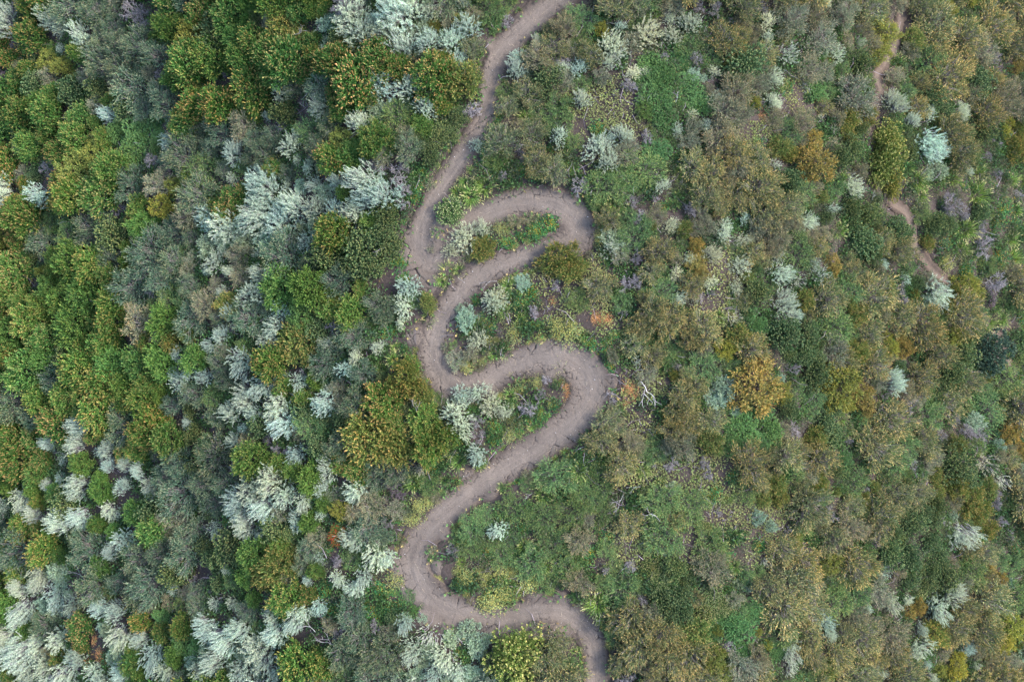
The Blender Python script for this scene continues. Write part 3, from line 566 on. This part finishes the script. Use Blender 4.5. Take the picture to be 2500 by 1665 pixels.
for q in range(NT):
    px, py = float(cpx[q]), float(cpy[q])
    sc, f = ((1.0, .60), (.74, .56), (.52, .55))[q * 3 // NT]
    g = cell(px, py)
    if g == '.': g = 'N'
    if g == 'g':
        if rr.random() < .90: continue
        g = rr.choice('NCWWGDS')
    u = rr.random()
    if g == 'T' and u < .5: g = 'C'; u = .9
    if g == 'L' and u < .08: g = 'C'
    elif g == 'L' and u < .15: g = 'Q'
    elif g == 'C' and u < .05: g = 'T'
    elif g == 'C' and u < .24: g = 'N'
    elif g == 'C' and u < .27: g = 'Q'
    elif g == 'C' and u < .315: g = 'D'
    elif g == 'C' and u < .37 and px > 1500: g = 'r'
    elif g == 'C' and u < .385 and px > 1500: g = 'Y'
    elif g == 'C' and u < .405 and px > 1400: g = 's' if px < 2000 else 'S'
    elif g == 'N' and u < .10: g = 'G'
    elif g == 'N' and u < .18: g = 'W'
    elif g == 'N' and u < .26: g = 'C'
    elif g == 'Q' and u < .3: g = 'C'
    elif g == 'S' and u < .35: g = 'L' if px < 900 else 'N'
    elif g == 'G' and u < .4: g = 'W'
    elif g == 'E' and u < .3: g = 'N'
    if NAMEC.get(K[g][1], 0) >= 300:
        g = {'L': 'Q', 'S': 'u', 'C': 'T', 'N': 'C'}.get(g, g)
        if NAMEC.get(K[g][1], 0) >= 300: continue
    r = R_FILL.get(g, 30) * sc * rr.uniform(.82, 1.18); rm = r * SC
    if cft[q] < rm * .9 + .02 or cfb[q] < rm * .95 or (px < 2315 and cfs[q] < rm * .95 + .05): continue
    if not fits(g, px, py, r, f): continue
    p = [g, px, py, r, False]; plants.append(p); addc(p); NAMEC[K[g][1]] = NAMEC.get(K[g][1], 0) + 1

vi = np.arange(20, len(TR) - 20); pxv, pyv = to_px(TR[:, 0], TR[:, 1], base_h(TR[:, 0], TR[:, 1]))
for _ in range(1500):
    i = rr.choice(vi.tolist()); sd = rr.choice((-1, 1)); nx, ny = -(TR[i+1, 1] - TR[i-1, 1]), TR[i+1, 0] - TR[i-1, 0]; L_ = math.hypot(nx, ny)
    r = rr.uniform(9, 17); off = HWT[i] + r * SC * rr.uniform(.35, 1.3); x = TR[i, 0] + sd * off * nx / L_; y = TR[i, 1] + sd * off * ny / L_
    if float(samp(FT, x, y)) < r * SC * .2 or float(samp(FB, x, y)) < r * SC * .2 and rr.random() < .75: continue
    dens = float(fbm(np.array([x * .5 + 40]), np.array([y * .5]), 3)[0]); px, py = to_px(x, y, 0)
    if dens < .42 or not (-20 < px < 2520 and -20 < py < 1690): continue
    g = 'G' if dens > .60 else rr.choice('FFWGNT')
    if NAMEC.get(K[g][1], 0) >= 298 or not fits(g, px, py, r, .5): continue
    p = [g, float(px), float(py), r, False]; plants.append(p); addc(p); NAMEC[K[g][1]] = NAMEC.get(K[g][1], 0) + 1

# ------------------------------------------------------------------ words that single each plant out
LM = [(400,505,"the small round yellow bush"),(345,35,"the top left lilac bush"),(740,775,"the lime green cushion bush"),(905,615,"the tufted trailside bushes"),
 (240,1595,"the salmon pink dodder patch"),(826,1308,"the red flowered bush"),(1262,1602,"the big yellow dotted dome"),(1382,948,"the loop's inner orange dodder"),
 (1470,778,"the central orange dodder"),(1855,273,"the small upper right dodder"),(1843,945,"the large golden brown bush"),(1990,400,"the tall orange brown bush"),
 (2414,860,"the dark round tree"),(2165,385,"the speckled dome bushes"),(2185,840,"the gold and orange bush"),(2462,1540,"the lower right yellow bush"),
 (1410,1318,"the lowest bend's tan bush"),(1640,1135,"the paired lilac bushes"),(1495,112,"the big cream sagebrush"),(1610,195,"the bright leafy thicket"),
 (2405,1140,"the right edge white branches"),(1035,630,"the trail's upper left bend"),(1412,552,"the trail's top loop"),(1062,870,"the trail's middle left bend"),
 (1440,950,"the trail's right bend"),(1010,1368,"the trail's lower left bend"),(1425,1530,"the trail's bottom bend"),(1260,85,"the trail's top end"),(60,1590,"the bottom left silvery clump"),
 (105,665,"the left edge yellow bush"),(195,415,"the upper left olive domes"),(450,1200,"the lower left olive bush"),(2240,1480,"the lower right orange bush"),(735,838,"the largest rust tipped bush"),
 (895,440,"the largest silvery sagebrush"),(2320,498,"the right side lilac brush"),(975,40,"the top edge sagebrush"),(660,1190,"the lower left silvery thicket")]
DIRS = ["right of", "upper right of", "above", "upper left of", "left of", "lower left of", "below", "lower right of"]
ORD = ["nearest", "second nearest", "third nearest", "fourth nearest", "fifth nearest", "sixth nearest", "seventh nearest", "eighth nearest", "ninth nearest", "tenth nearest", "eleventh nearest", "twelfth nearest", "thirteenth nearest", "fourteenth nearest", "fifteenth nearest", "sixteenth nearest", "seventeenth nearest", "eighteenth nearest"]
sectors = {}
for i, p in enumerate(plants):
    k, px, py, r, fx = p
    if px < -r or px > 2500 + r or py < -r or py > 1665 + r: continue
    best = min(LM, key=lambda m: math.hypot(m[0] - px, m[1] - py)); d = math.hypot(best[0] - px, best[1] - py)
    if d < 9: continue
    o = int(round(math.atan2(best[1] - py, px - best[0]) / (math.pi / 4))) % 8
    if k == 'G' and r < 16: size = 'small '
    else:
        size = 'small ' if r < 24 else ('large ' if r > 43 else '')
    sectors.setdefault((size + K[k][4], best[2], o), []).append((d, i))
labels = {}
for (look, lm, o), lst in sectors.items():
    lst.sort()
    for n, (d, i) in enumerate(lst):
        if len(lst) == 1: labels[i] = f"{look} {DIRS[o]} {lm}"
        elif n < 18: labels[i] = f"{look}, {ORD[n]} {DIRS[o]} {lm}"
        else: labels[i] = f"{look} far out {DIRS[o]} {lm}"
special = {('y',400,505): "small round bright yellow shrub in the dark thicket upper left", ('K',2414,860): "dark blue green round tree beside the side path at right",
 ('d',1262,1602): "big dome shrub dotted with yellow flowers below the trail", ('z',740,772): "lime green cushion shrub between silvery sagebrush and rusty shrub",
 ('P',826,1308): "shrub covered in red flower heads left of the trail", ('R',1843,948): "large golden brown rounded shrub right of the trail loops",
 ('R',1990,400): "tall orange brown shrub just left of the side path"}

# ------------------------------------------------------------------ set the plants out
prng = random.Random(99)
rseq = {}
def make_plant(k, px, py, r, label, where):
    pk, name, cat, group, look, fc, tc, bc, hf = K[k]
    plist = PROTO[pk]; j = prng.randrange(len(plist)); parts = plist[j]
    rm = r * SC * (1.32 if pk == 'plume' else 1.25 if pk == 'flowerweed' else 1.12)
    x, y, z = where
    s = rm * (H - z) / H
    t = bpy.data.objects.new(name, None); t.empty_display_size = .1; C.objects.link(t)
    if pk == 'stick': s *= 1.15; 
    t.location = (x, y, z - .02 + (.35 if pk == 'stick' else 0)); t.rotation_euler = (prng.uniform(-.08, .08), prng.uniform(-.08, .08), prng.uniform(0, 6.283))
    if pk in ('plume', 'bareplume', 'dead'):      # brush on the slope leans downhill
        lean = min(.42, .10 + abs(x) * .018); az = math.atan2(y * .6, x) + prng.uniform(-.5, .5)
        t.rotation_mode = 'XYZ'; t.rotation_euler = (-math.sin(az) * lean, math.cos(az) * lean, prng.uniform(0, 6.283))
    hs = hf * prng.uniform(.85, 1.2); t.scale = (s * prng.uniform(.85, 1.25), s * prng.uniform(.85, 1.25), s * hs)
    t["label"] = label; t["category"] = cat
    if group: t["group"] = group
    v = prng.uniform(.82, 1.2); warm = prng.uniform(-.09, .09)
    if k == 'C':
        ww = float(np.clip((px - 900) / 700, 0, 1)); fc = tuple(np.array((90, 112, 82)) * (1 - ww) + np.array(fc) * ww); tc = tuple(np.array((148, 152, 118)) * (1 - ww) + np.array(tc) * ww)
    if k == 'L':
        rusty = float(np.clip(1.9 * fbm(px / 150 + 3, py / 150 + 8, 2) - .45 + prng.uniform(-.3, .3), 0, 1)); warm += .04 * (rusty - .5)
        tc = tuple(np.array((120, 142, 72)) * (1 - rusty) + np.array((180, 148, 98)) * rusty); fq = vnoise(px / 260 + 30, py / 260 + 2)
        fc = tuple(np.array((80, 118, 54)) * (1 - fq) + np.array((106, 136, 62)) * fq)
    for pn, me in parts.items():
        o = bpy.data.objects.new(pn, me); o.parent = t; C.objects.link(o)
        if pn in ('flower_tips', 'flowers', 'seed_heads', 'stems', 'threads', 'blades') or (pn == 'branches' and pk in ('plume', 'bareplume')): o['kind'] = 'stuff'
        c = {'foliage': fc, 'flower_tips': tc, 'flowers': tc, 'seed_heads': tc, 'branches': bc, 'stems': bc, 'blades': fc, 'threads': fc}[pn] or (120, 110, 110)
        c = np.array(lin(c)) * v
        if pn == 'foliage': c = c * ([1.02, 1.05, .93] if k in 'Ssuw' else [.95, 1.0, 1.12])
        if pn in ('foliage', 'blades', 'flower_tips'): c = c * [1 + warm, 1, 1 - warm]
        o.color = (float(c[0]), float(c[1]), float(c[2]), 1)
    return t
_a = np.array([p[1:4] for p in plants], float); PX, PY, _z = ray(_a[:, 0], _a[:, 1], .35 * _a[:, 2] * SC * 1.12); PZ = ground_h(PX, PY)
for i, (k, px, py, r, fx) in enumerate(plants):
    lb = special.get((k, int(px), int(py))) or labels.get(i)
    if lb is None:
        if -r <= px <= 2500 + r and -r <= py <= 1665 + r: lb = K[k][4] + " standing right at " + min(LM, key=lambda m: math.hypot(m[0] - px, m[1] - py))[2]
        else: lb = K[k][4] + " beyond the edge of the picture"
    make_plant(k, px, py, r, lb, (float(PX[i]), float(PY[i]), float(PZ[i])))

# ------------------------------------------------------------------ ground cover, undergrowth, litter, pebbles
def scatter(n, pad=1.5):
    x = rng.uniform(-33, 37, n); y = rng.uniform(-20, 20, n); z = ground_h(x, y); px, py = to_px(x, y, z)
    ok = (px > -150) & (px < 2650) & (py > -130) & (py < 1795); return x[ok], y[ok], z[ok], px[ok], py[ok]
garr = np.array([[c for c in row] for row in GRID])
def cell_arr(px, py):
    px = px + 60 * (fbm(px / 60, py / 60, 2) - .5) * 1.6; py = py + 60 * (fbm(px / 60 + 9, py / 60 + 5, 2) - .5) * 1.6
    return garr[np.clip(py // 100, 0, 16).astype(int), np.clip(px // 100, 0, 24).astype(int)]
def scatter_nodes(name, pts, scl, rot, meshes, label):
    me = bpy.data.meshes.new(name); me.vertices.add(len(pts)); me.vertices.foreach_set("co", np.ascontiguousarray(pts, dtype=np.float32).ravel())
    for nm, arr in (("scl", scl), ("rz", rot)):
        at = me.attributes.new(nm, 'FLOAT', 'POINT'); at.data.foreach_set("value", arr.astype(np.float32))
    pick = me.attributes.new("pick", 'INT', 'POINT'); pick.data.foreach_set("value", rng.integers(0, len(meshes), len(pts)).astype(np.int32))
    o = link(name, me, label=label, kind="stuff")
    ng = bpy.data.node_groups.new(name, 'GeometryNodeTree'); ng.interface.new_socket("Geometry", in_out='INPUT', socket_type='NodeSocketGeometry'); ng.interface.new_socket("Geometry", in_out='OUTPUT', socket_type='NodeSocketGeometry')
    N = ng.nodes.new; L = ng.links.new; gi = N("NodeGroupInput"); go = N("NodeGroupOutput"); join = N("GeometryNodeJoinGeometry")
    def attr(nm, ty):
        a = N("GeometryNodeInputNamedAttribute"); a.data_type = ty; a.inputs[0].default_value = nm; return a.outputs[0]
    for k_, m in enumerate(meshes):
        src = bpy.data.objects.new(name + "_sprig", m)
        oi = N("GeometryNodeObjectInfo"); oi.inputs[0].default_value = src; oi.inputs[1].default_value = True
        ip = N("GeometryNodeInstanceOnPoints"); L(gi.outputs[0], ip.inputs["Points"]); L(oi.outputs["Geometry"], ip.inputs["Instance"])
        cmp = N("FunctionNodeCompare"); cmp.data_type = 'INT'; cmp.operation = 'EQUAL'; L(attr("pick", 'INT'), cmp.inputs[2]); cmp.inputs[3].default_value = k_; L(cmp.outputs[0], ip.inputs["Selection"])
        cx_ = N("ShaderNodeCombineXYZ"); L(attr("rz", 'FLOAT'), cx_.inputs[2]); L(cx_.outputs[0], ip.inputs["Rotation"]); L(attr("scl", 'FLOAT'), ip.inputs["Scale"])
        L(ip.outputs[0], join.inputs[0])
    L(join.outputs[0], go.inputs[0]); md = o.modifiers.new("scatter", 'NODES'); md.node_group = ng; return o
def sprig(seed, col, n, ln, wd, hh, tall):
    r = np.random.default_rng(seed); q = r.normal(size=(n, 3)) * [.4, .4, 0]; rr_ = np.linalg.norm(q[:, :2], axis=1); q[:, 2] = hh * np.clip(1 - rr_ ** 2, .1, 1) * r.random(n)
    V, F = shoot_leaves(q, dirs(r, n, tall), np.full(n, .12), 6, ln, wd, r, 1.1, face=1.6)
    c = np.array(lin(col)); return make_mesh("sprig", V, F, M_LEAF, tint=var(n, r, .35, .15, 24) * var(n * 6, r, .2, .08, 4) * c)
def where_ok(n, fn):
    x, y, z, px, py = scatter(n); d = np.minimum(np.minimum(samp(FT, x, y), samp(FB, x, y)), samp(FS, x, y)); g = cell_arr(px, py)
    m = rng.random(len(x)) < np.clip((d - .10) / .5, 0, 1) * fn(g, x, y, px); return x[m], y[m], z[m]
for nm, cols_, fn, n, lab, dims in (
  ("undergrowth", ((76, 104, 60), (88, 118, 66), (66, 92, 58)), lambda g, x, y, px: np.where(g == 'g', .02, 1) * np.clip(2 * fbm(x * .9, y * .9, 3) - .2, .2, 1), 21000, "low dark green herbs between the shrubs", (90, .14, .055, .35, .7)),
  ("olive_undergrowth", ((98, 106, 78), (112, 112, 86), (90, 100, 76)), lambda g, x, y, px: np.where(g == 'g', .04, 1) * np.clip((px - 300) / 1500, .1, 1), 13000, "olive wispy sprigs between the shrubs", (110, .10, .026, .5, 1.2))):
    x, y, z = where_ok(n, fn)
    pts = np.c_[x, y, z - .02]; scatter_nodes(nm, pts, rng.uniform(.22, .5, len(x)), rng.uniform(0, 6.28, len(x)), [sprig(200 + j, c, dims[0], dims[1], dims[2], dims[3], dims[4]) for j, c in enumerate(cols_)], lab)
# rosette ground cover on the open dark soil
x, y, z, px, py = scatter(520000); x2, y2, z2, px2, py2 = scatter(1100000); k2 = cell_arr(px2, py2) == 'g'
x, y, z, px, py = [np.r_[a_, b_[k2]] for a_, b_ in zip((x, y, z, px, py), (x2, y2, z2, px2, py2))]; d = np.minimum(np.minimum(samp(FT, x, y), samp(FB, x, y)), samp(FS, x, y)); g = cell_arr(px, py)
pr = np.clip((d - .03) / .3, 0, 1) * np.where(g == 'g', .8, np.where(np.isin(g, list('NWFE')), .32, .10)) * np.clip(3 * fbm(x * 1.3 + 50, y * 1.3, 3) - .7, .2, 1)
m = rng.random(len(x)) < pr; x, y, z, px, py = x[m], y[m], z[m], px[m], py[m]; n = len(x)
O = np.c_[x, y, z + .02 + rng.random(n) * .06]
V, F = shoot_leaves(O, dirs(rng, n, 2.2), np.full(n, .02), 5, .036, .026, rng, 2.2, face=5)
mixc = fbm(x * .7 + 3, y * .7, 3)[:, None]; c = np.array(lin((110, 126, 74))) * (1 - mixc) + np.array(lin((150, 148, 94))) * mixc
t = np.repeat(c, 20, axis=0) * var(n, rng, .35, .12, 20)
link("ground_cover", make_mesh("ground_cover", V, F, M_LEAF, tint=t), label="small yellow green rosettes dotting the bare dark soil", kind="stuff")
# weeds that dot the trail's rims
x, y, z, px, py = scatter(110000); d = samp(FT, x, y); db = samp(FB, x, y)
m = ((d > -.10) & (d < .40) | (db < .1) & (d > .02)) & (rng.random(len(x)) < .95 * np.clip(3.4 * fbm(x * 1.7, y * 1.7 + 30, 3) - 1.3, 0, 1)) & (samp(FS, x, y) > 0)
x, y, z = x[m], y[m], z[m]; n = len(x)
O = np.c_[x, y, base_h(x, y) + .0 + .05 * rng.random(n)]
V, F = shoot_leaves(O, dirs(rng, n, 1.5), np.full(n, .03), 5, .075, .030, rng, 1.7, face=3)
t = np.repeat(np.where(rng.random((n, 1)) < .3, np.array(lin((165, 150, 96)))[None], np.array(lin((88, 128, 66)))[None]), 20, axis=0) * var(n, rng, .3, .1, 20)
link("trail_rim_weeds", make_mesh("trail_rim_weeds", V, F, M_LEAF, tint=t), label="sparse small weeds along the trail's rims", kind="stuff")
# twig litter
x, y, z, px, py = scatter(16000); d = np.minimum(samp(FT, x, y), samp(FS, x, y)); g = cell_arr(px, py)
m = (d > .05) & (rng.random(len(x)) < np.where(g == 'g', .9, .45)); x, y, z = x[m], y[m], z[m]; n = len(x)
P0 = np.c_[x, y, z + .03 + .12 * rng.random(n)]; th = rng.random(n) * 6.283; L = .12 + .35 * rng.random(n) ** 2
P1 = P0 + np.c_[np.cos(th) * L, np.sin(th) * L, rng.normal(size=n) * .05]; P2 = P1 + np.c_[np.cos(th + .5) * L * .7, np.sin(th + .5) * L * .7, rng.normal(size=n) * .04]
V, F = cat_(tubes(P0, P1, .009, .007), tubes(P1, P2, .007, .003))
link("twig_litter", make_mesh("twig_litter", V, F, M_TWIG, tint=var(2 * n, rng, .3, .05, 6) * np.array(lin((138, 128, 134)))), label="fallen grey twigs between the plants", kind="stuff")
# pebbles and straw on the trail
x, y, z, px, py = scatter(70000); d = samp(FT, x, y); db = samp(FB, x, y); m = ((d < .12) | (db < .05)) & (rng.random(len(x)) < .8); x, y = x[m], y[m]; n = len(x)
dist, ii = near(KT, x, y); u = np.clip(dist / HWT[ii], 0, 1.6); zz = base_h(x, y) - .02 - .05 * np.clip(1 - u ** 2, -.6, 1) + .004
s = .006 + .013 * rng.random(n) ** 4; base = np.array([[1, 0, 0], [0, 1, 0], [-1, 0, 0], [0, -1, 0], [0, 0, .9], [0, 0, -.8]], float)
V = (np.c_[x, y, zz][:, None] + base[None] * s[:, None, None] * (.6 + .8 * rng.random((n, 6, 1)))).reshape(-1, 3)
f = np.array([[0, 1, 4], [1, 2, 4], [2, 3, 4], [3, 0, 4], [1, 0, 5], [2, 1, 5], [3, 2, 5], [0, 3, 5]]); F = (np.arange(n)[:, None, None] * 6 + f[None]).reshape(-1, 3)
pal = np.where(rng.random((n, 1)) < .22, np.array(lin((215, 208, 205)))[None], np.array(lin((140, 126, 122)))[None])
link("pebbles", make_mesh("pebbles", V, F, M_TWIG, tint=np.repeat(pal, 6, 0)), label="small pale pebbles strewn on the trail", kind="stuff")
k = rng.random(n) < .3; x, y, zz, ii = x[k], y[k], zz[k], ii[k]; n = len(x); th = rng.random(n) * 6.283; L = .05 + .16 * rng.random(n) ** 2
P0 = np.c_[x, y, zz + .01]; V, F = tubes(P0, P0 + np.c_[np.cos(th) * L, np.sin(th) * L, 0 * L], .0035, .002)
link("straw", make_mesh("straw", V, F, M_TWIG, tint=var(n, rng, .2, .05, 6) * np.array(lin((190, 172, 145)))), label="dry straw bits lying on the trail", kind="stuff")
